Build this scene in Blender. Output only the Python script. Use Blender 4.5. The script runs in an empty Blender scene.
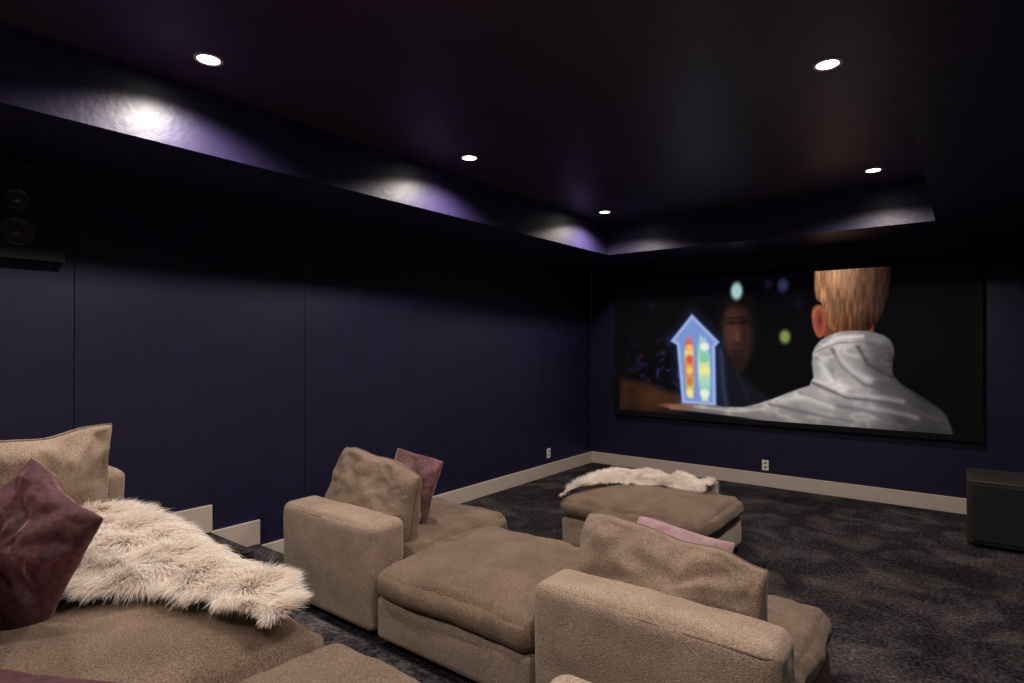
import bpy, bmesh, math, random
import numpy as np
from mathutils import Vector, Matrix, noise

random.seed(7); rng=np.random.default_rng(7)
scene=bpy.context.scene
scene.view_settings.view_transform='Standard'
scene.view_settings.look='None'

# ---------------------------------------------------------------- helpers
def s2l(c):
    return tuple(((v/255)/12.92 if v/255<=0.04045 else ((v/255+0.055)/1.055)**2.4) for v in c)

def new_mat(name):
    m=bpy.data.materials.new(name); m.use_nodes=True
    nt=m.node_tree; b=nt.nodes['Principled BSDF']
    return m,nt,b

def noise_mat(name,c1,c2,scale=20,rough=0.8,bump=0.2,bscale=None,bdist=0.01,sheen=0,sheen_tint=(1,1,1),detail=6,spec=0.5,c3=None,scale3=3,f3=0.5,lo=0.35,hi=0.65,lo3=0.5,hi3=0.68,fibre=(0.25,1.5),mott=None):
    m,nt,b=new_mat(name); N=nt.nodes; L=nt.links
    tc=N.new('ShaderNodeTexCoord')
    n=N.new('ShaderNodeTexNoise'); n.inputs['Scale'].default_value=scale; n.inputs['Detail'].default_value=detail
    L.new(tc.outputs['Object'],n.inputs['Vector'])
    r=N.new('ShaderNodeValToRGB'); r.color_ramp.elements[0].position=lo; r.color_ramp.elements[1].position=hi
    r.color_ramp.elements[0].color=(*c1,1); r.color_ramp.elements[1].color=(*c2,1)
    L.new(n.outputs['Fac'],r.inputs['Fac'])
    out=r.outputs['Color']
    if c3 is not None:
        n3=N.new('ShaderNodeTexNoise'); n3.inputs['Scale'].default_value=scale3; n3.inputs['Detail'].default_value=6
        n3.inputs['Distortion'].default_value=0.9
        L.new(tc.outputs['Object'],n3.inputs['Vector'])
        r3=N.new('ShaderNodeValToRGB'); r3.color_ramp.elements[0].position=lo3; r3.color_ramp.elements[1].position=hi3
        r3.color_ramp.elements[0].color=(0,0,0,1); r3.color_ramp.elements[1].color=(f3,f3,f3,1)
        L.new(n3.outputs['Fac'],r3.inputs['Fac'])
        mx=N.new('ShaderNodeMixRGB'); L.new(r3.outputs['Color'],mx.inputs['Fac'])
        L.new(out,mx.inputs['Color1']); mx.inputs['Color2'].default_value=(*c3,1)
        ml=N.new('ShaderNodeMixRGB'); ml.blend_type='MULTIPLY'; ml.inputs['Fac'].default_value=0.75
        rr=N.new('ShaderNodeValToRGB'); rr.color_ramp.elements[0].position=0.35; rr.color_ramp.elements[1].position=0.65
        rr.color_ramp.elements[0].color=(fibre[0],)*3+(1,); rr.color_ramp.elements[1].color=(fibre[1],)*3+(1,)
        L.new(n.outputs['Fac'],rr.inputs['Fac'])
        L.new(mx.outputs['Color'],ml.inputs['Color1']); L.new(rr.outputs['Color'],ml.inputs['Color2'])
        out=ml.outputs['Color']
    if mott:
        nm=N.new('ShaderNodeTexNoise'); nm.inputs['Scale'].default_value=mott[0]; nm.inputs['Detail'].default_value=3
        L.new(tc.outputs['Object'],nm.inputs['Vector'])
        rm=N.new('ShaderNodeMapRange'); rm.inputs['From Min'].default_value=.35; rm.inputs['From Max'].default_value=.65
        rm.inputs['To Min'].default_value=1-mott[1]; rm.inputs['To Max'].default_value=1+mott[1]*.6
        L.new(nm.outputs['Fac'],rm.inputs['Value'])
        mm=N.new('ShaderNodeVectorMath'); mm.operation='SCALE'
        L.new(out,mm.inputs[0]); L.new(rm.outputs['Result'],mm.inputs['Scale']); out=mm.outputs['Vector']
    L.new(out,b.inputs['Base Color'])
    b.inputs['Roughness'].default_value=rough
    b.inputs['Specular IOR Level'].default_value=spec
    if sheen: 
        b.inputs['Sheen Weight'].default_value=sheen
        b.inputs['Sheen Roughness'].default_value=0.4
        b.inputs['Sheen Tint'].default_value=(*sheen_tint,1)
    if bump:
        n2=N.new('ShaderNodeTexNoise'); n2.inputs['Scale'].default_value=bscale or scale; n2.inputs['Detail'].default_value=5
        L.new(tc.outputs['Object'],n2.inputs['Vector'])
        bp=N.new('ShaderNodeBump'); bp.inputs['Strength'].default_value=bump; bp.inputs['Distance'].default_value=bdist
        L.new(n2.outputs['Fac'],bp.inputs['Height']); L.new(bp.outputs['Normal'],b.inputs['Normal'])
    return m

def mk(name,me,mat=None,smooth=True,parent=None):
    o=bpy.data.objects.new(name,me); scene.collection.objects.link(o)
    if mat: me.materials.append(mat)
    if smooth:
        me.polygons.foreach_set('use_smooth',[True]*len(me.polygons))
    if parent: o.parent=parent
    return o

def empty(name,loc=(0,0,0)):
    e=bpy.data.objects.new(name,None); e.empty_display_size=0.1; scene.collection.objects.link(e)
    return e

def boxes(name,bl,mat,bevel=0,parent=None,seg=2):
    bm=bmesh.new()
    for (x0,x1,y0,y1,z0,z1) in bl:
        r=bmesh.ops.create_cube(bm,size=1)
        for v in r['verts']:
            v.co=Vector(((x0+x1)/2+v.co.x*(x1-x0),(y0+y1)/2+v.co.y*(y1-y0),(z0+z1)/2+v.co.z*(z1-z0)))
    if bevel: bmesh.ops.bevel(bm,geom=bm.edges[:],offset=bevel,segments=seg,affect='EDGES',profile=0.5)
    me=bpy.data.meshes.new(name); bm.to_mesh(me); bm.free()
    return mk(name,me,mat,smooth=False,parent=parent)

def soft_box(name,x0,x1,y0,y1,z0,z1,mat,r=0.05,bulge=(0,0,0),namp=0.004,nsc=5,n=36,seed=0,parent=None,M=None,flat_bottom=True,crease=0.0):
    bm=bmesh.new(); bmesh.ops.create_cube(bm,size=2)
    bmesh.ops.subdivide_edges(bm,edges=bm.edges[:],cuts=n,use_grid_fill=True)
    h=Vector(((x1-x0)/2,(y1-y0)/2,(z1-z0)/2)); c=Vector(((x0+x1)/2,(y0+y1)/2,(z0+z1)/2))
    so=Vector((seed*3.1,seed*1.7,seed*5.3))
    for v in bm.verts:
        u=[math.sin(t*math.pi/2) for t in v.co]
        p=Vector((u[0]*h.x,u[1]*h.y,u[2]*h.z))
        inner=Vector([max(-(h[i]-r),min(h[i]-r,p[i])) for i in range(3)])
        d=p-inner
        if d.length>1e-6: p=inner+d.normalized()*r
        for i in range(3):
            j,k=(i+1)%3,(i+2)%3
            if i==2 and u[2]<0 and flat_bottom: continue
            p[i]+=bulge[i]*(1 if u[i]>0 else -1)*abs(u[i])**3*(1-u[j]**2)*(1-u[k]**2)
        nv=noise.noise_vector(p*nsc+so)
        nv2=noise.noise_vector(p*nsc*3+so)
        w=namp*(0.2 if (u[2]<-0.9 and flat_bottom) else 1)
        p=p+nv*w+nv2*w*0.35
        if crease and u[2]>0:
            ed=max(abs(u[0]),abs(u[1]))**4
            g=noise.noise(Vector((p.x*16,p.y*16,seed)))
            p.z-=crease*ed*abs(g)*u[2]
        if flat_bottom: p.z=max(p.z,-h.z)
        v.co=p+c if M is None else M@p
    me=bpy.data.meshes.new(name); bm.to_mesh(me); bm.free()
    return mk(name,me,mat,parent=parent)

def welt(name,pts,mat,rad=0.006,parent=None,closed=True):
    cu=bpy.data.curves.new(name,'CURVE'); cu.dimensions='3D'; cu.bevel_depth=rad; cu.bevel_resolution=2
    sp=cu.splines.new('POLY'); sp.points.add(len(pts)-1)
    for i,p in enumerate(pts): sp.points[i].co=(*p,1)
    sp.use_cyclic_u=closed
    cu.materials.append(mat)
    o=bpy.data.objects.new(name,cu); scene.collection.objects.link(o)
    if parent: o.parent=parent
    return o

def rrect(x0,x1,y0,y1,z,r=0.05,n=6):
    pts=[]
    for cx,cy,a0 in ((x1-r,y1-r,0),(x0+r,y1-r,90),(x0+r,y0+r,180),(x1-r,y0+r,270)):
        for i in range(n+1):
            a=math.radians(a0+90*i/n); pts.append((cx+r*math.cos(a),cy+r*math.sin(a),z))
    return pts

def pillow(name,w,h,t,M,mat,seed=0,wr=0.012,pinch=0.09,parent=None,n=60,dent=0.0,pw=0.5,weltmat=None,slump=0.0):
    """pillow in local XZ plane, thickness along Y"""
    so=Vector((seed*2.3,seed*4.1,seed*0.7))
    verts=[];faces=[];idx={}
    for side in (0,1):
        for i in range(n+1):
            for j in range(n+1):
                border=i in(0,n) or j in(0,n)
                if side==1 and border: continue
                u=math.sin((2*i/n-1)*math.pi/2); v=math.sin((2*j/n-1)*math.pi/2)
                cr=0.055*(u*u*v*v)**2
                x=w/2*u*(1-pinch*(1-v*v)-cr); z=h/2*v*(1-pinch*(1-u*u)-cr)
                T=t/2*(max(0,(1-u*u))*max(0,(1-v*v)))**pw
                T*=(1-.22*v)
                y=T*(1 if side else -1)
                q=Vector((x,y,z))
                edge=min(1,((1-u*u)*(1-v*v))*6)
                a=math.atan2(v,u); rr=math.hypot(u,v)
                wrk=noise.noise(Vector((math.cos(a)*3,math.sin(a)*3,rr*1.2))+so)*wr*min(1,rr*1.2)
                big=noise.noise(q*5+so)*wr*1.3
                fine=noise.noise(q*14+so)*wr*0.5
                # sharp gathers
                gat=(abs(noise.noise(q*9+so*2))-.2)*wr*.9
                q.y+=(wrk+big+fine+gat)*(1 if side else -1)*edge
                q.y+=noise.noise(Vector((x*3,z*3,seed)))*wr*1.5
                q.x+=noise.noise(Vector((x*4,z*4,seed+9)))*wr*0.8
                q.z+=noise.noise(Vector((x*4,z*4,seed+19)))*wr*1.2
                if dent: q.z-=dent*math.exp(-(u*u)/0.12)*max(0,v)
                if slump: q.z-=slump*max(0,u)*max(0,v)
                idx[(side,i,j)]=len(verts); verts.append(M@q)
    def g(s,i,j):
        return idx.get((s,i,j), idx.get((0,i,j)))
    for i in range(n):
        for j in range(n):
            faces.append((g(0,i,j),g(0,i+1,j),g(0,i+1,j+1),g(0,i,j+1)))
            faces.append((g(1,i,j),g(1,i,j+1),g(1,i+1,j+1),g(1,i+1,j)))
    me=bpy.data.meshes.new(name); me.from_pydata([tuple(v) for v in verts],[],faces); me.update()
    o=mk(name,me,mat,parent=parent)
    if weltmat:
        loop=[g(0,i,0) for i in range(n)]+[g(0,n,j) for j in range(n)]+[g(0,i,n) for i in range(n,0,-1)]+[g(0,0,j) for j in range(n,0,-1)]
        welt('cushion_welt',[tuple(verts[k]) for k in loop],weltmat,rad=.005,parent=parent)
    return o

def TM(loc,rx=0,ry=0,rz=0):
    return Matrix.Translation(loc)@Matrix.Rotation(math.radians(rz),4,'Z')@Matrix.Rotation(math.radians(rx),4,'X')@Matrix.Rotation(math.radians(ry),4,'Y')

def fur_throw(name,fn,ns,nt_,count,length,mats,seed=1,comb=0.7):
    """fn(s,t)->point ; sheet + combed locks of hair"""
    r=np.random.default_rng(seed)
    V=[];F=[]
    for i in range(ns+1):
        for j in range(nt_+1):
            V.append(tuple(fn(i/ns,j/nt_)))
    for i in range(ns):
        for j in range(nt_):
            a=i*(nt_+1)+j
            F.append((a,a+nt_+1,a+nt_+2,a+1))
    for k in range(count):
        s,t=r.random(),r.random()
        p=Vector(fn(s,t)); e=0.01
        ds=Vector(fn(min(1,s+e),t))-Vector(fn(max(0,s-e),t)); dt=Vector(fn(s,min(1,t+e)))-Vector(fn(s,max(0,t-e)))
        nrm=ds.cross(dt)
        if nrm.length<1e-9: continue
        nrm.normalize()
        if nrm.z<0 and abs(nrm.z)>0.3: nrm=-nrm
        flow=ds.normalized()*0.6+dt.normalized()*(2*t-1)*0.8
        lock=noise.noise_vector(p*9)+noise.noise_vector(p*26)*0.4
        rd=Vector(r.normal(0,0.12,3))
        d=(nrm*0.45+flow*comb+lock*0.5+rd).normalized()
        Ln=length*(0.6+0.6*r.random())
        wd=0.0015+0.0010*r.random()
        side=d.cross(nrm+Vector(r.normal(0,.4,3))).normalized()*wd
        b=len(V); q=p.copy(); dd=d.copy()
        segs=3
        for m in range(segs):
            f=1-0.75*m/segs
            V.append(tuple(q-side*f)); V.append(tuple(q+side*f))
            q=q+dd*(Ln/segs); dd=(dd+flow*0.3+lock*0.25+nrm*(-0.30)).normalized()
        V.append(tuple(q))
        for m in range(segs-1):
            F.append((b+2*m,b+2*m+1,b+2*m+3,b+2*m+2))
        F.append((b+2*(segs-1),b+2*(segs-1)+1,b+2*segs))
    me=bpy.data.meshes.new(name); me.from_pydata(V,[],F); me.update()
    return mk(name,me,mats,smooth=True)

# ---------------------------------------------------------------- materials
M_wall=noise_mat('navy_wall_paint',(0.0065,0.0050,0.028),(0.0088,0.0068,0.036),scale=6,rough=0.5,bump=0.12,bscale=120,bdist=0.003)
M_soff=noise_mat('satin_navy_soffit_paint',(0.021,0.016,0.060),(0.028,0.021,0.078),scale=5,rough=0.42,bump=0.25,bscale=28,bdist=0.007,spec=0.7)
M_ceil=noise_mat('navy_ceiling_paint',(0.042,0.028,0.064),(0.050,0.034,0.076),scale=5,rough=0.42,bump=0.08,bscale=60,bdist=0.003)
M_carpet=noise_mat('charcoal_carpet',(0.0135,0.012,0.0155),(0.045,0.040,0.047),scale=48,rough=1.0,bump=1.0,bscale=60,bdist=0.03,c3=(0.135,0.113,0.116),scale3=2.8,f3=0.8,lo=0.38,hi=0.68,spec=0.1,lo3=0.44,hi3=0.76,fibre=(.3,1.45),mott=(1.1,.4))
M_trim=noise_mat('taupe_trim_paint',(0.54,0.44,0.38),(0.58,0.47,0.41),scale=10,rough=0.5,bump=0)
M_fab=noise_mat('tan_chenille_fabric',(0.215,0.150,0.110),(0.475,0.355,0.272),scale=200,rough=0.95,bump=0.8,bscale=180,bdist=0.004,sheen=0.3,sheen_tint=(1,.9,.82),spec=0.15,mott=(7,.12))
M_fab2=noise_mat('tan_chenille_seat_fabric',(0.105,0.068,0.047),(0.255,0.178,0.130),scale=200,rough=0.95,bump=0.8,bscale=180,bdist=0.004,sheen=0.2,sheen_tint=(1,.9,.82),spec=0.15,mott=(5,.18))
M_fab3=noise_mat('tan_chenille_cushion_fabric',(0.150,0.102,0.074),(0.350,0.255,0.192),scale=200,rough=0.95,bump=0.8,bscale=180,bdist=0.004,sheen=0.2,sheen_tint=(1,.9,.82),spec=0.15,mott=(6,.15))
M_welt=noise_mat('tan_welting',(0.11,0.07,0.05),(0.22,0.155,0.115),scale=150,rough=0.95,bump=0.2)
M_vel=noise_mat('mauve_velvet',(0.040,0.010,0.014),(0.085,0.026,0.032),scale=60,rough=0.6,bump=0.3,bscale=26,bdist=0.015,sheen=0.7,sheen_tint=(0.70,0.38,0.42),spec=0.2,mott=(7,.4))
M_velm=noise_mat('dusty_mauve_velvet',(0.11,0.045,0.052),(0.19,0.09,0.095),scale=60,rough=0.6,bump=0.3,bscale=26,bdist=0.012,sheen=0.8,sheen_tint=(0.85,0.6,0.62),spec=0.2,mott=(9,.4))
M_vel2=noise_mat('lilac_velvet',(0.26,0.14,0.155),(0.40,0.25,0.27),scale=12,rough=0.6,bump=0.1,bscale=30,bdist=0.01,sheen=0.8,sheen_tint=(0.9,0.7,0.8),spec=0.2)
M_fur=noise_mat('cream_sheepskin',(0.88,0.80,0.73),(0.97,0.92,0.87),scale=12,rough=0.9,bump=0,spec=0.2)
nt=M_fur.node_tree; b=nt.nodes['Principled BSDF']; outn=nt.nodes['Material Output']
tr=nt.nodes.new('ShaderNodeBsdfTranslucent'); tr.inputs['Color'].default_value=(0.97,0.90,0.84,1)
mxs=nt.nodes.new('ShaderNodeMixShader'); mxs.inputs[0].default_value=0.45
nt.links.new(b.outputs[0],mxs.inputs[1]); nt.links.new(tr.outputs[0],mxs.inputs[2]); nt.links.new(mxs.outputs[0],outn.inputs[0])
M_blk=noise_mat('black_velvet_frame',(0.003,0.003,0.004),(0.005,0.005,0.006),scale=30,rough=0.8,bump=0,spec=0.2)
M_sub=noise_mat('black_ash_cabinet',(0.022,0.019,0.018),(0.038,0.032,0.030),scale=14,rough=0.45,bump=0.1,bscale=120)
M_grille=noise_mat('speaker_grille_cloth',(0.006,0.006,0.007),(0.014,0.013,0.014),scale=300,rough=0.9,bump=0.4,bscale=400,bdist=0.002)
M_cone=noise_mat('speaker_cone',(0.03,0.028,0.028),(0.05,0.047,0.046),scale=30,rough=0.25,bump=0)
M_white=noise_mat('white_plastic',(0.75,0.72,0.68),(0.8,0.77,0.73),scale=5,rough=0.35,bump=0)
M_slot=noise_mat('outlet_slot',(0.10,0.10,0.10),(0.12,0.12,0.12),scale=5,rough=0.6,bump=0)
M_foot=noise_mat('dark_wood_foot',(0.02,0.012,0.008),(0.04,0.025,0.015),scale=20,rough=0.5,bump=0)
M_ring=noise_mat('lamp_trim_ring',(0.75,0.70,0.66),(0.8,0.75,0.7),scale=5,rough=0.4,bump=0)
M_lamp,nt,b=new_mat('lamp_lens')
b.inputs['Base Color'].default_value=(1,1,1,1); b.inputs['Emission Color'].default_value=(1,0.93,0.82,1); b.inputs['Emission Strength'].default_value=12

# ---------------------------------------------------------------- room shell
XL,XR,YB,YF=-4.05,0.55,-1.6,7.02
ZS,ZC=2.65,3.0
boxes('floor',[(XL-.1,XR+.1,YB-.1,YF+.1,-0.12,0)],M_carpet)
boxes('ceiling',[(XL-.1,XR+.1,YB-.1,YF+.1,ZC,ZC+.1)],M_ceil)
seams=[-1.6,-0.36,1.13,2.62,7.02]
bl=[(XL-.12,XL-.012,YB,YF,0,ZC)]
for a,c in zip(seams[:-1],seams[1:]): bl.append((XL-.012,XL,a+.0025,c-.0025,0,ZS))
boxes('wall_left',bl,M_wall)
boxes('wall_far',[(XL,XR,YF,YF+.12,0,ZC)],M_wall)
boxes('wall_right',[(XR,XR+.12,YB,YF,0,ZC)],M_wall)
boxes('wall_back',[(XL,XR,YB-.12,YB,0,ZC)],M_wall)
TX0,TX1,TY0,TY1=-3.3,-0.2,-0.95,6.1
boxes('ceiling_soffit',[(XL,TX0,YB,YF,ZS,ZC),(TX1,XR,YB,YF,ZS,ZC),(TX0,TX1,TY1,YF,ZS,ZC),(TX0,TX1,YB,TY0,ZS,ZC)],M_soff)
boxes('floor_tier',[(XL,-3.45,YB,1.89,0,.34),(-3.45,XR,YB,1.60,0,.34),(XL,-3.45,1.89,2.23,0,.17)],M_carpet)
T=.018
def bb(name,bl): boxes(name,bl,M_trim,bevel=0.004)
bb('baseboard_left',[(XL,XL+T,2.23,YF,0,.15),(XL,XL+T,1.89,2.248,.0,.34),(XL,XL+T,YB,1.908,.17,.52)])
bb('baseboard_far',[(XL,XR,YF-T,YF,0,.15)])
bb('baseboard_right',[(XR-T,XR,1.6,YF,0,.15),(XR-T,XR,YB,1.6,.34,.49)])
bb('baseboard_back',[(XL,XR,YB,YB+T,.34,.49)])

# ---------------------------------------------------------------- recessed lights
def can(x,y,watt):
    e=empty('recessed_light')
    bm=bmesh.new()
    prof=[(0.048,-0.001),(0.052,-0.005),(0.060,-0.007),(0.066,-0.005),(0.067,0.0)]
    n=48; rings=[]
    for r,z in prof:
        rings.append([bm.verts.new((x+r*math.cos(2*math.pi*i/n),y+r*math.sin(2*math.pi*i/n),ZC+z)) for i in range(n)])
    for a,b2 in zip(rings[:-1],rings[1:]):
        for i in range(n): bm.faces.new((a[i],a[(i+1)%n],b2[(i+1)%n],b2[i]))
    me=bpy.data.meshes.new('ring'); bm.to_mesh(me); bm.free(); mk('trim_ring',me,M_ring,parent=e)
    bm=bmesh.new(); bmesh.ops.create_circle(bm,cap_ends=True,segments=40,radius=0.050,matrix=Matrix.Translation((x,y,ZC-0.003)))
    me=bpy.data.meshes.new('lens'); bm.to_mesh(me); bm.free(); mk('lens',me,M_lamp,smooth=False,parent=e)
    l=bpy.data.lights.new('can_bulb','SPOT'); l.energy=watt; l.color=(1,0.90,0.81); l.spot_size=math.radians(150); l.spot_blend=0.6; l.shadow_soft_size=0.045
    o=bpy.data.objects.new('bulb',l); o.location=(x,y,ZC-0.02); scene.collection.objects.link(o); o.parent=e
for x,y,wt in ((-2.93,-.45,100),(-2.93,1.36,100),(-2.93,3.27,105),(-3.0,5.48,105),(-.54,-.45,100),(-.54,1.36,100),(-.54,3.27,105),(-.58,5.48,105)):
    can(x,y,wt)

# ---------------------------------------------------------------- projector screen (painted film frame as vertex colours)
SX0,SX1,SZ0,SZ1=-3.67,0.13,0.69,2.45
fr=0.06; yS=YF-0.045
scr=empty('projector_screen')
boxes('frame',[(SX0,SX1,yS-.012,YF,SZ0,SZ0+fr),(SX0,SX1,yS-.012,YF,SZ1-fr,SZ1),(SX0,SX0+fr,yS-.012,YF,SZ0+fr,SZ1-fr),(SX1-fr,SX1,yS-.012,YF,SZ0+fr,SZ1-fr)],M_blk,bevel=0.004,parent=scr)
GX,GZ=760,350
xs=np.linspace(SX0+fr-.005,SX1-fr+.005,GX); zs=np.linspace(SZ0+fr-.005,SZ1-fr+.005,GZ)
X,Z=np.meshgrid(xs,zs,indexing='ij')
col=np.zeros((GX,GZ,3))
def vnoise(sx,sz,seed,oct=3):
    out=np.zeros_like(X); amp=1;tot=0
    r=np.random.default_rng(seed)
    for o in range(oct):
        g=r.random((256,256)); a=(X+10)*sx; c=(Z+10)*sz
        ia=np.floor(a).astype(int);ic=np.floor(c).astype(int); fa=a-ia;fc=c-ic
        fa=fa*fa*(3-2*fa);fc=fc*fc*(3-2*fc); ia%=255;ic%=255
        out+=amp*((g[ia,ic]*(1-fa)+g[ia+1,ic]*fa)*(1-fc)+(g[ia,ic+1]*(1-fa)+g[ia+1,ic+1]*fa)*fc)
        tot+=amp; amp*=.5; sx*=2; sz*=2
    return out/tot
def sdpoly(P):
    d=np.full(X.shape,1e9); ins=np.zeros(X.shape,bool); n=len(P)
    for i in range(n):
        x0,z0=P[i];x1,z1=P[(i+1)%n]
        ex,ez=x1-x0,z1-z0
        t=np.clip(((X-x0)*ex+(Z-z0)*ez)/(ex*ex+ez*ez+1e-12),0,1)
        d=np.minimum(d,np.hypot(X-x0-t*ex,Z-z0-t*ez))
        if abs(ez)>1e-9:
            c=((z0<=Z)&(z1>Z))|((z1<=Z)&(z0>Z))
            ins^=c&(X<x0+(Z-z0)/ez*ex)
    return np.where(ins,-d,d)
def smoothpoly(P,it=2):
    for _ in range(it):
        Q=[]
        for i in range(len(P)):
            a=P[i];c=P[(i+1)%len(P)]
            Q+=[(a[0]*.75+c[0]*.25,a[1]*.75+c[1]*.25),(a[0]*.25+c[0]*.75,a[1]*.25+c[1]*.75)]
        P=Q
    return P
def sdline(P):
    d=np.full(X.shape,1e9)
    for (x0,z0),(x1,z1) in zip(P[:-1],P[1:]):
        ex,ez=x1-x0,z1-z0
        t=np.clip(((X-x0)*ex+(Z-z0)*ez)/(ex*ex+ez*ez+1e-12),0,1)
        d=np.minimum(d,np.hypot(X-x0-t*ex,Z-z0-t*ez))
    return d
def mask(sd,soft): 
    t=np.clip(.5-sd/(2*soft),0,1); return t*t*(3-2*t)
def over(m,c):
    global col
    c=np.array(c,float)/255.
    if c.ndim==1: c=c[None,None,:]
    col=col*(1-m[...,None])+c*m[...,None]
def ell(cx,cz,rx,rz): return (np.hypot((X-cx)/rx,(Z-cz)/rz)-1)*min(rx,rz)
n1=vnoise(2,2,1); n2=vnoise(5,5,2); n3=vnoise(30,6,3); n4=vnoise(14,14,4)
over(np.ones_like(X),(2,2,5)); 
over(np.clip((n1-.45)*1.5,0,1)*.5*mask(X+1.2,.8),(12,9,21))
over(mask(ell(-2.95,1.35,.40,.30),.3)*np.clip((n4-.55)*4,0,1)*.6,(52,34,92))
over(mask(ell(-3.05,1.2,.35,.18),.2)*np.clip((n4-.5)*4,0,1)*.45,(36,48,104))
table=[(-3.6,1.165),(-3.18,1.11),(-2.655,.935),(-2.655,.79),(-2.9,.745),(-3.62,.745)]
over(mask(sdpoly(table),.06)*(.2+.8*n2).clip(0,1),(70,39,23))
over(mask(ell(-3.1,.92,.3,.08),.08)*.35,(96,56,32))
# second man, out of focus
over(mask(sdpoly(smoothpoly([(-2.34,2.01),(-2.27,2.18),(-2.09,2.25),(-1.90,2.145),(-1.84,1.88),(-1.875,1.545),(-2.0,1.4),(-2.2,1.5),(-2.3,1.8)])),.05),(12,8,10))
face=sdpoly(smoothpoly([(-2.27,1.92),(-2.18,2.055),(-2.01,2.05),(-1.93,1.885),(-1.93,1.54),(-2.02,1.29),(-2.145,1.31),(-2.235,1.54)]))
over(mask(face,.05),(46,27,25)); over(mask(ell(-2.16,1.78,.08,.22),.07)*.7,(88,54,46))
over(mask(ell(-2.16,1.86,.05,.02),.03),(20,11,13)); over(mask(ell(-2.01,1.86,.045,.02),.03),(14,8,10))
over(mask(ell(-2.17,1.91,.07,.012),.02)*.7,(18,10,10)); over(mask(ell(-2.01,1.91,.06,.012),.02)*.7,(14,8,9))
over(mask(ell(-2.09,1.70,.03,.07),.03)*.55,(104,68,56)); over(mask(ell(-2.09,1.615,.04,.012),.02)*.6,(26,14,14)); over(mask(ell(-2.09,1.53,.055,.016),.025)*.8,(44,18,20))
over(mask(ell(-2.09,1.42,.09,.09),.05)*.6,(24,15,16))
coat=sdpoly([(-2.36,1.6),(-2.21,1.48),(-2.02,1.22),(-1.72,.98),(-1.8,.86),(-2.34,.86)])
over(mask(coat,.05),(17,17,25)); over(mask(sdline([(-2.28,1.55),(-2.25,1.1),(-2.22,.9)]),.07)*.7,(92,110,165))
over(mask(sdline([(-2.1,1.3),(-1.98,1.0)]),.05)*.4,(64,68,92))
# glowing tower
house=sdpoly([(-2.63,1.975),(-2.90,1.65),(-2.82,1.60),(-2.755,.885),(-2.34,.88),(-2.35,1.575),(-2.30,1.635)])
over(mask(house-.05,.10)*.35,(60,80,160))
over(mask(house,.022),(124,150,214)); over(mask(np.abs(house+.02)-.012,.028)*.85,(180,200,240))
hL=sdpoly(smoothpoly([(-2.73,1.66),(-2.62,1.745),(-2.595,.95),(-2.705,.97)],1)); hR=sdpoly(smoothpoly([(-2.57,1.745),(-2.42,1.65),(-2.40,.93),(-2.545,.935)],1))
def grad(stops):
    zz=[s[0] for s in stops]; return np.stack([np.interp(Z,zz,[s[1][k] for s in stops]) for k in range(3)],-1)
over(mask(hL,.025),grad([(.93,(250,236,170)),(1.05,(236,190,90)),(1.15,(170,200,130)),(1.27,(225,120,80)),(1.4,(236,160,80)),(1.52,(245,220,140)),(1.62,(220,100,90)),(1.74,(190,140,180))]))
over(mask(hR,.025),grad([(.93,(220,236,210)),(1.1,(150,210,190)),(1.3,(232,236,170)),(1.5,(150,210,180)),(1.74,(170,200,235))]))
for i,c in enumerate([(240,245,225),(170,220,195),(242,240,150),(130,205,165),(245,245,238)]):
    over(mask(ell(-2.475,1.02+.14*i,.055,.05),.02)*.9,c)
for i,c in enumerate([(255,235,150),(228,110,60),(250,214,100),(216,74,66),(250,190,100)]):
    over(mask(ell(-2.66,1.02+.135*i,.042,.048),.025)*.85,c)
for cx,cz,rx,rz,c,a in [(-2.1,2.225,.065,.10,(176,214,214),.95),(-1.6,2.26,.055,.075,(70,76,128),.6),(-1.58,1.69,.055,.075,(150,172,92),.85),(-1.75,2.28,.04,.05,(46,30,72),.5),(-3.15,2.1,.05,.05,(30,26,60),.35),(-1.45,2.05,.05,.06,(40,24,48),.35),(-3.3,1.45,.03,.03,(90,30,44),.5),(-3.0,1.5,.03,.03,(70,62,130),.5)]:
    over(mask(ell(cx,cz,rx,rz),.03)*a,c)
# main man: neck, hair, ear, jacket
over(mask(sdpoly([(-1.23,1.89),(-1.18,1.55),(-.95,1.6),(-.74,1.65),(-.74,1.86)]),.015),(108,60,42))
hair=sdpoly(smoothpoly([(-1.27,2.60),(-1.29,2.24),(-1.265,2.08),(-1.2,2.02),(-1.19,1.84),(-1.12,1.75),(-.95,1.70),(-.78,1.73),(-.66,1.92),(-.60,2.18),(-.60,2.6)],1))
sh=np.clip((X+1.28)/.66,0,1)[...,None]**1.15
hc=np.array((178,124,88))*(1-sh)+np.array((34,20,17))*sh
strand=(vnoise(42,7,9,4)[...,None]-.5)
top=np.clip((Z-2.05)/.3,0,1)[...,None]*np.exp(-((X+1.02)/.2)**2)[...,None]
hc=hc*(1+strand*.95)+top*np.array((56,48,40))-np.clip((1.98-Z)/.3,0,1)[...,None]*np.array((40,40,38))
over(mask(hair+.012*(n3-.5)*2,.014),hc.clip(0,255))
ear=sdpoly(smoothpoly([(-1.32,1.965),(-1.27,2.04),(-1.19,2.02),(-1.165,1.865),(-1.19,1.70),(-1.25,1.66),(-1.305,1.79)]))
over(mask(ear,.014),(158,82,62)); over(mask(ell(-1.235,1.86,.025,.08),.025)*.8,(92,38,30)); over(mask(sdline([(-1.295,1.9),(-1.28,1.97),(-1.24,2.0),(-1.2,1.97)]),.014)*.8,(214,140,112))
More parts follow.
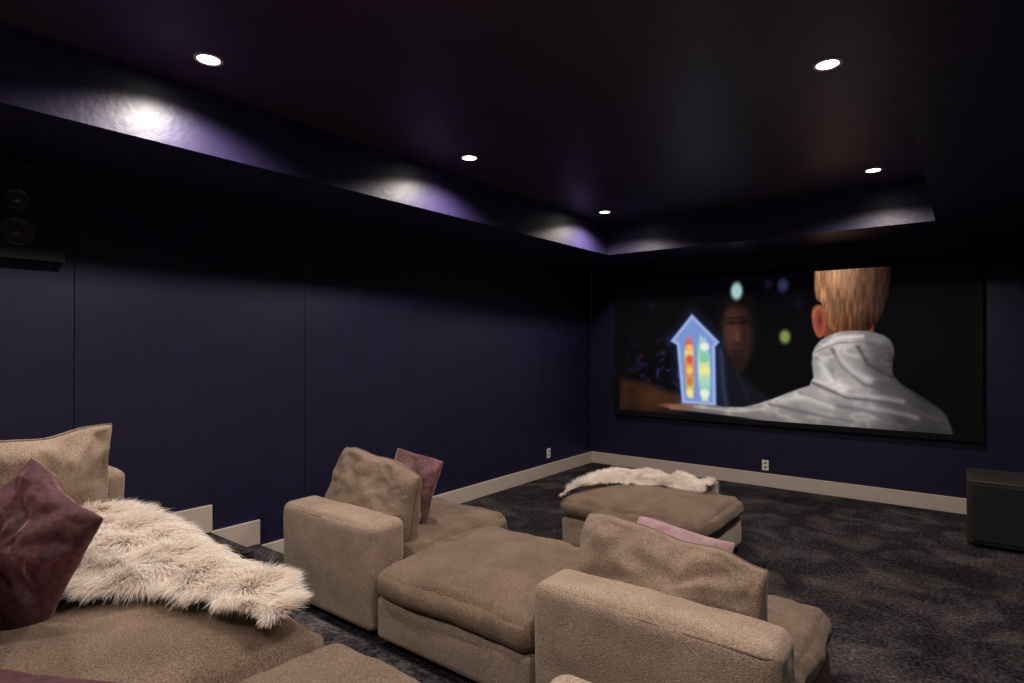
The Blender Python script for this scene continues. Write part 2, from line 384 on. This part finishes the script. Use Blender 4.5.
jack=sdpoly(smoothpoly([(-1.32,1.48),(-1.26,1.63),(-1.12,1.72),(-.95,1.755),(-.76,1.74),(-.61,1.68),(-.56,1.55),(-.59,1.4),(-.57,1.25),(-.31,1.07),(-.15,.95),(-.10,.76),(-.08,.66),(-1.2,.66),(-1.84,.755),(-2.53,.79),(-3.03,.81),(-2.65,.905),(-2.09,.865),(-1.79,.96),(-1.48,1.11),(-1.29,1.18)],1))
jm=mask(jack,.014)
big=vnoise(3.2,4.0,21,2); rid=1-np.abs(vnoise(3.4,5.2,33,3)-.5)*2
jc=np.array((200,192,190))[None,None,:]*(0.56+.34*big[...,None]+.26*(rid[...,None]**5))
side=np.clip((X+1.05)/.75,0,1)[...,None]; jc=jc*(1-.52*side)
jc=jc*(1-.32*np.clip((.95-Z)/.2,0,1)[...,None])
over(jm,jc.clip(0,255))
over(jm*mask(sdpoly([(-.84,1.70),(-.52,1.60),(-.55,1.27),(-.29,1.06),(-.1,.66),(-.5,.66),(-.74,1.14)]),.10)*.55,(44,40,46))
over(jm*mask(sdline([(-1.28,1.52),(-1.08,1.62),(-.85,1.63),(-.58,1.56)]),.018)*.8,(74,68,72))
over(jm*mask(sdline([(-1.20,1.60),(-1.02,1.685),(-.84,1.69)])-.01,.035)*.85,(240,234,232))
for P,wd,c,a in [([(-1.12,1.56),(-1.03,1.38),(-.83,1.20),(-.595,1.13)],.012,(80,74,80),.8),([(-.88,1.58),(-.79,1.40),(-.57,1.27)],.012,(50,46,52),.8),
    ([(-1.30,1.19),(-.98,1.05),(-.57,1.02),(-.2,.88)],.012,(74,68,74),.8),([(-1.735,.935),(-1.375,.87),(-.95,.80)],.012,(92,86,90),.8),
    ([(-1.425,1.075),(-1.135,.97),(-.77,.92),(-.5,.79)],.012,(86,80,86),.7),([(-1.26,1.46),(-1.13,1.34),(-1.08,1.2)],.012,(100,94,98),.7),
    ([(-1.22,1.42),(-1.17,1.28),(-1.02,1.14)],.028,(236,231,230),.8),([(-1.05,1.46),(-.93,1.32),(-.80,1.25)],.025,(214,208,208),.65),
    ([(-1.62,.99),(-1.38,1.04),(-1.12,.95)],.022,(232,227,226),.7),([(-1.0,1.10),(-.75,1.075),(-.5,1.04)],.015,(190,184,186),.5),
    ([(-.9,.98),(-.62,.94),(-.38,.89)],.015,(168,162,166),.5),([(-2.6,.855),(-2.1,.835),(-1.8,.88)],.012,(214,204,198),.6)]:
    over(jm*mask(sdline(P)-wd,wd*2.2)*a,c)
over(mask(ell(-2.84,.845,.19,.03),.02)*.9,(140,88,66))
over(jm*mask(sdline([(-.12,.93),(-.33,1.07),(-.58,1.26),(-.58,1.5)])-.015,.035)*.45,(20,18,24))
col=col.clip(0,1); lc=np.where(col<=0.04045,col/12.92,((col+.055)/1.055)**2.4)
me=bpy.data.meshes.new('picture')
idx=np.arange(GX*GZ).reshape(GX,GZ)
faces=np.stack([idx[:-1,:-1],idx[1:,:-1],idx[1:,1:],idx[:-1,1:]],-1).reshape(-1,4)
vv=np.stack([X,np.full_like(X,yS),Z],-1).reshape(-1,3)
me.vertices.add(len(vv)); me.vertices.foreach_set('co',vv.ravel())
me.loops.add(faces.size); me.loops.foreach_set('vertex_index',faces.ravel().astype(np.int32))
me.polygons.add(len(faces)); me.polygons.foreach_set('loop_start',np.arange(0,faces.size,4,dtype=np.int32))
me.update(calc_edges=True); me.validate()
ca=me.color_attributes.new('film','FLOAT_COLOR','POINT')
ca.data.foreach_set('color',np.concatenate([lc.reshape(-1,3),np.ones((GX*GZ,1))],1).ravel())
M_pic,nt,b=new_mat('projected_picture')
at=nt.nodes.new('ShaderNodeAttribute'); at.attribute_name='film'
b.inputs['Base Color'].default_value=(0.004,0.004,0.004,1); b.inputs['Roughness'].default_value=.9; b.inputs['Specular IOR Level'].default_value=.1
nt.links.new(at.outputs['Color'],b.inputs['Emission Color']); b.inputs['Emission Strength'].default_value=0.92
mk('picture',me,M_pic,smooth=False,parent=scr)

# ---------------------------------------------------------------- outlets, speakers
def outlet(x,y,z,axis):
    e=empty('wall_outlet')
    if axis=='x':
        boxes('plate',[(x,x+.006,y-.036,y+.036,z-.058,z+.058)],M_white,bevel=.002,parent=e)
        boxes('sockets',[(x+.006,x+.008,y-.012,y+.012,z+.012,z+.034),(x+.006,x+.008,y-.012,y+.012,z-.034,z-.012)],M_slot,parent=e)
    else:
        boxes('plate',[(x-.036,x+.036,y-.006,y,z-.058,z+.058)],M_white,bevel=.002,parent=e)
        boxes('sockets',[(x-.012,x+.012,y-.008,y-.006,z+.012,z+.034),(x-.012,x+.012,y-.008,y-.006,z-.034,z-.012)],M_slot,parent=e)
outlet(XL,5.97,.275,'x'); outlet(-1.80,YF,.24,'y')

e=empty('subwoofer_speaker')
boxes('cabinet',[(0.0,.50,5.92,6.52,.03,.53)],M_sub,bevel=.008,parent=e)
boxes('grille',[(0.03,.47,5.90,5.92,.06,.50)],M_grille,bevel=.006,parent=e)
boxes('feet',[(a,a+.05,c,c+.05,0,.03) for a in (.03,.42) for c in (5.96,6.42)],M_blk,parent=e)
e=empty('surround_speaker')
boxes('cabinet',[(XL,XL+.05,.50,1.07,2.06,2.58)],M_blk,bevel=.006,parent=e)
boxes('frame_rim',[(XL+.05,XL+.062,.50,1.07,2.06,2.085),(XL+.05,XL+.062,.50,1.07,2.555,2.58),(XL+.05,XL+.062,.50,.525,2.085,2.555),(XL+.05,XL+.062,1.045,1.07,2.085,2.555)],M_grille,bevel=.003,parent=e)
boxes('baffle',[(XL+.05,XL+.056,.525,1.045,2.085,2.555)],M_grille,parent=e)
for (yy,zz,rr) in ((.86,2.38,.055),(.86,2.21,.075)):
    bm=bmesh.new(); n=32; rings=[]
    for r_,dx in ((rr,.004),(rr*.93,.008),(rr*.85,.004),(rr*.4,.0),(rr*.3,.006),(0.001,.010)):
        rings.append([bm.verts.new((XL+.056+dx,yy+r_*math.cos(2*math.pi*i/n),zz+r_*math.sin(2*math.pi*i/n))) for i in range(n)])
    for a,b2 in zip(rings[:-1],rings[1:]):
        for i in range(n): bm.faces.new((a[i],a[(i+1)%n],b2[(i+1)%n],b2[i]))
    m2=bpy.data.meshes.new('driver'); bm.to_mesh(m2); bm.free(); mk('driver',m2,M_cone,parent=e)

# ---------------------------------------------------------------- seating
def feet(e,x0,x1,y0,y1,z,h=.04):
    boxes('feet',[(a,a+.05,c,c+.05,z,z+h) for a in (x0+.06,x1-.11) for c in (y0+.06,y1-.11)],M_foot,parent=e)

def chair(x0,x1,y0,y1,z=0,seed=0):
    e=empty('lounge_chair')
    feet(e,x0,x1,y0,y1,z)
    soft_box('seat_base',x0+.005,x1-.005,y0+.2,y1,z+.04,z+.27,M_fab,r=.035,namp=.003,seed=seed,parent=e,bulge=(.008,.008,0))
    soft_box('back_block',x0,x1,y0,y0+.25,z+.04,z+.62,M_fab,r=.05,namp=.007,seed=seed+1,parent=e,bulge=(.01,.015,.012))
    welt('back_welt',rrect(x0+.012,x1-.012,y0+.012,y0+.238,z+.592,.04),M_welt,parent=e)
    soft_box('seat_cushion',x0+.005,x1-.0,y0+.25,y1+.03,z+.26,z+.43,M_fab2,r=.07,namp=.016,nsc=4,seed=seed+2,parent=e,bulge=(.02,.02,.045),crease=.02,n=54)
    return e
c1=chair(-3.40,-2.52,2.03,3.22,seed=1)
pillow('back_cushion',.78,.50,.30,TM((-2.98,2.42,.655),rx=-10,ry=5,rz=0),M_fab3,seed=3,wr=.030,parent=c1,dent=.01,pinch=.03,pw=.34,weltmat=M_welt,slump=.04)
c2=chair(-1.43,-.47,1.98,2.93,seed=5)
pillow('back_cushion',.84,.43,.30,TM((-1.00,2.35,.595),rx=-16,ry=2,rz=0),M_fab3,seed=8,wr=.030,parent=c2,dent=.01,pinch=.03,pw=.34,weltmat=M_welt,slump=.03)

def ottoman(name,x0,x1,y0,y1,z=0,seed=0):
    e=empty(name)
    feet(e,x0,x1,y0,y1,z)
    soft_box('base',x0,x1,y0,y1,z+.04,z+.27,M_fab,r=.04,namp=.005,seed=seed,parent=e,bulge=(.01,.01,0))
    soft_box('cushion',x0-.01,x1+.01,y0-.02,y1+.02,z+.26,z+.42,M_fab2,r=.075,namp=.018,nsc=4,seed=seed+2,parent=e,bulge=(.02,.02,.06),crease=.022,n=54)
    return e
ottoman('ottoman',-2.49,-1.46,2.03,2.98,seed=11)
ottoman('ottoman',-2.50,-1.39,3.85,4.75,seed=14)

# rear sectional on the tier
zt=.34
s=empty('sectional_sofa')
feet(s,-3.45,-.45,-.15,1.0,zt)
soft_box('base',-3.45,-.45,-.15,1.02,zt+.04,zt+.27,M_fab,r=.04,namp=.004,seed=20,parent=s,n=44)
soft_box('back_block',-3.45,-.45,-.22,.05,zt+.04,zt+.62,M_fab,r=.05,namp=.005,seed=21,parent=s,n=44)
soft_box('arm_left',-3.45,-3.18,.0,1.10,zt+.04,zt+.67,M_fab,r=.05,namp=.006,seed=22,parent=s,bulge=(.01,.01,.01))
soft_box('arm_right',-.68,-.42,.0,1.05,zt+.04,zt+.595,M_fab,r=.05,namp=.006,seed=23,parent=s)
soft_box('seat_cushion_1',-3.18,-2.34,.05,1.05,zt+.26,zt+.43,M_fab2,r=.07,namp=.014,nsc=4,seed=24,parent=s,bulge=(.0,.02,.04),crease=.018,n=54)
soft_box('seat_cushion_2',-2.33,-1.475,.05,1.05,zt+.26,zt+.43,M_fab2,r=.07,namp=.014,nsc=4,seed=25,parent=s,bulge=(.0,.02,.04),crease=.018,n=54)
soft_box('seat_cushion_3',-1.465,-.685,.05,1.05,zt+.26,zt+.43,M_fab2,r=.07,namp=.014,nsc=4,seed=26,parent=s,bulge=(.0,.02,.04),crease=.018,n=54)
pillow('back_cushion_1',.78,.46,.30,TM((-2.14,.23,1.0),rx=-14),M_fab,seed=31,wr=.02,parent=s,pinch=.03,pw=.3)
pillow('back_cushion_2',.60,.48,.28,TM((-3.08,.72,1.005),rx=-12,rz=-78),M_fab,seed=32,wr=.030,parent=s,dent=.02,pinch=.04,pw=.38,weltmat=M_welt)
pillow('throw_pillow',.44,.46,.19,TM((-2.29,.51,.960),rx=-16,ry=22,rz=24),M_vel,seed=41,wr=.028,n=70,pw=.42)
pillow('throw_pillow',.42,.40,.13,TM((-1.50,.25,.85),rx=-82,ry=0,rz=28),M_vel,seed=42,wr=.012)
pillow('throw_pillow',.42,.44,.16,TM((-2.93,2.69,.66),rx=-16,ry=8,rz=12),M_velm,seed=43,wr=.022,pw=.42)
pillow('throw_pillow',.50,.40,.15,TM((-1.08,2.62,.57),rx=-36,ry=3,rz=0),M_vel2,seed=44,wr=.014)

# ---------------------------------------------------------------- sheepskins
def drape(a,y0,ztop,r=.07):
    if a<=y0: return a,ztop
    q=(a-y0)/r
    if q<math.pi/2: return y0+r*math.sin(q), ztop-r*(1-math.cos(q))
    return y0+r, ztop-r-(a-y0-r*math.pi/2)
def sm(x): x=max(0,min(1,x)); return x*x*(3-2*x)
def interp(x,P):
    if x<=P[0][0]: return P[0][1]
    for (x0,y0),(x1,y1) in zip(P[:-1],P[1:]):
        if x<=x1: return y0+(y1-y0)*sm((x-x0)/(x1-x0))
    return P[-1][1]
YA=[(-3.05,.66),(-2.6,.56),(-2.2,.60),(-1.98,.80),(-1.75,.85),(-1.54,.89)]
YBq=[(-3.05,1.10),(-2.6,1.22),(-2.2,1.17),(-1.9,1.08),(-1.72,1.02),(-1.54,.94)]
def fur1(s_,t_):
    x=-3.02+1.48*s_
    ya=interp(x,YA); yb=interp(x,YBq)
    a=ya+(yb-ya)*t_
    y,z=drape(a,1.0,.838)
    z+=.045*sm((.8-s_)/.45)*math.sin(math.pi*t_)**.8 + noise.noise(Vector((x*5,a*5,3)))*.02
    y+=noise.noise(Vector((x*4,a*2,7)))*.02
    return (x,y,z)
fur_throw('sheepskin_throw',fur1,60,24,90000,.080,M_fur,seed=3,comb=.85)
def fur2(s_,t_):
    x=-2.52+.90*s_
    yb=4.82; ya=4.28+.22*s_-.42*sm((.32-s_)/.32)
    a=ya+(yb-ya)*t_
    y,z=drape(a,4.72,.478,.06)
    z-=.05*sm((.10-s_)/.10)
    z+=.035*math.sin(math.pi*t_)*(.5+.5*math.sin(s_*9+1)**2)+noise.noise(Vector((x*6,a*6,1)))*.014
    return (x,y,z)
fur_throw('sheepskin_throw',fur2,40,16,42000,.058,M_fur,seed=5)

# ---------------------------------------------------------------- world + camera
w=bpy.data.worlds.new('world'); scene.world=w; w.use_nodes=True
w.node_tree.nodes['Background'].inputs[0].default_value=(0.02,0.02,0.03,1)
cam=bpy.data.cameras.new('camera'); co=bpy.data.objects.new('camera',cam); scene.collection.objects.link(co)
cam.sensor_width=36; cam.lens=20.64; cam.clip_start=0.02
co.location=(0,0,1.6); co.rotation_euler=(math.radians(90.34),0,math.radians(37.7))
scene.camera=co
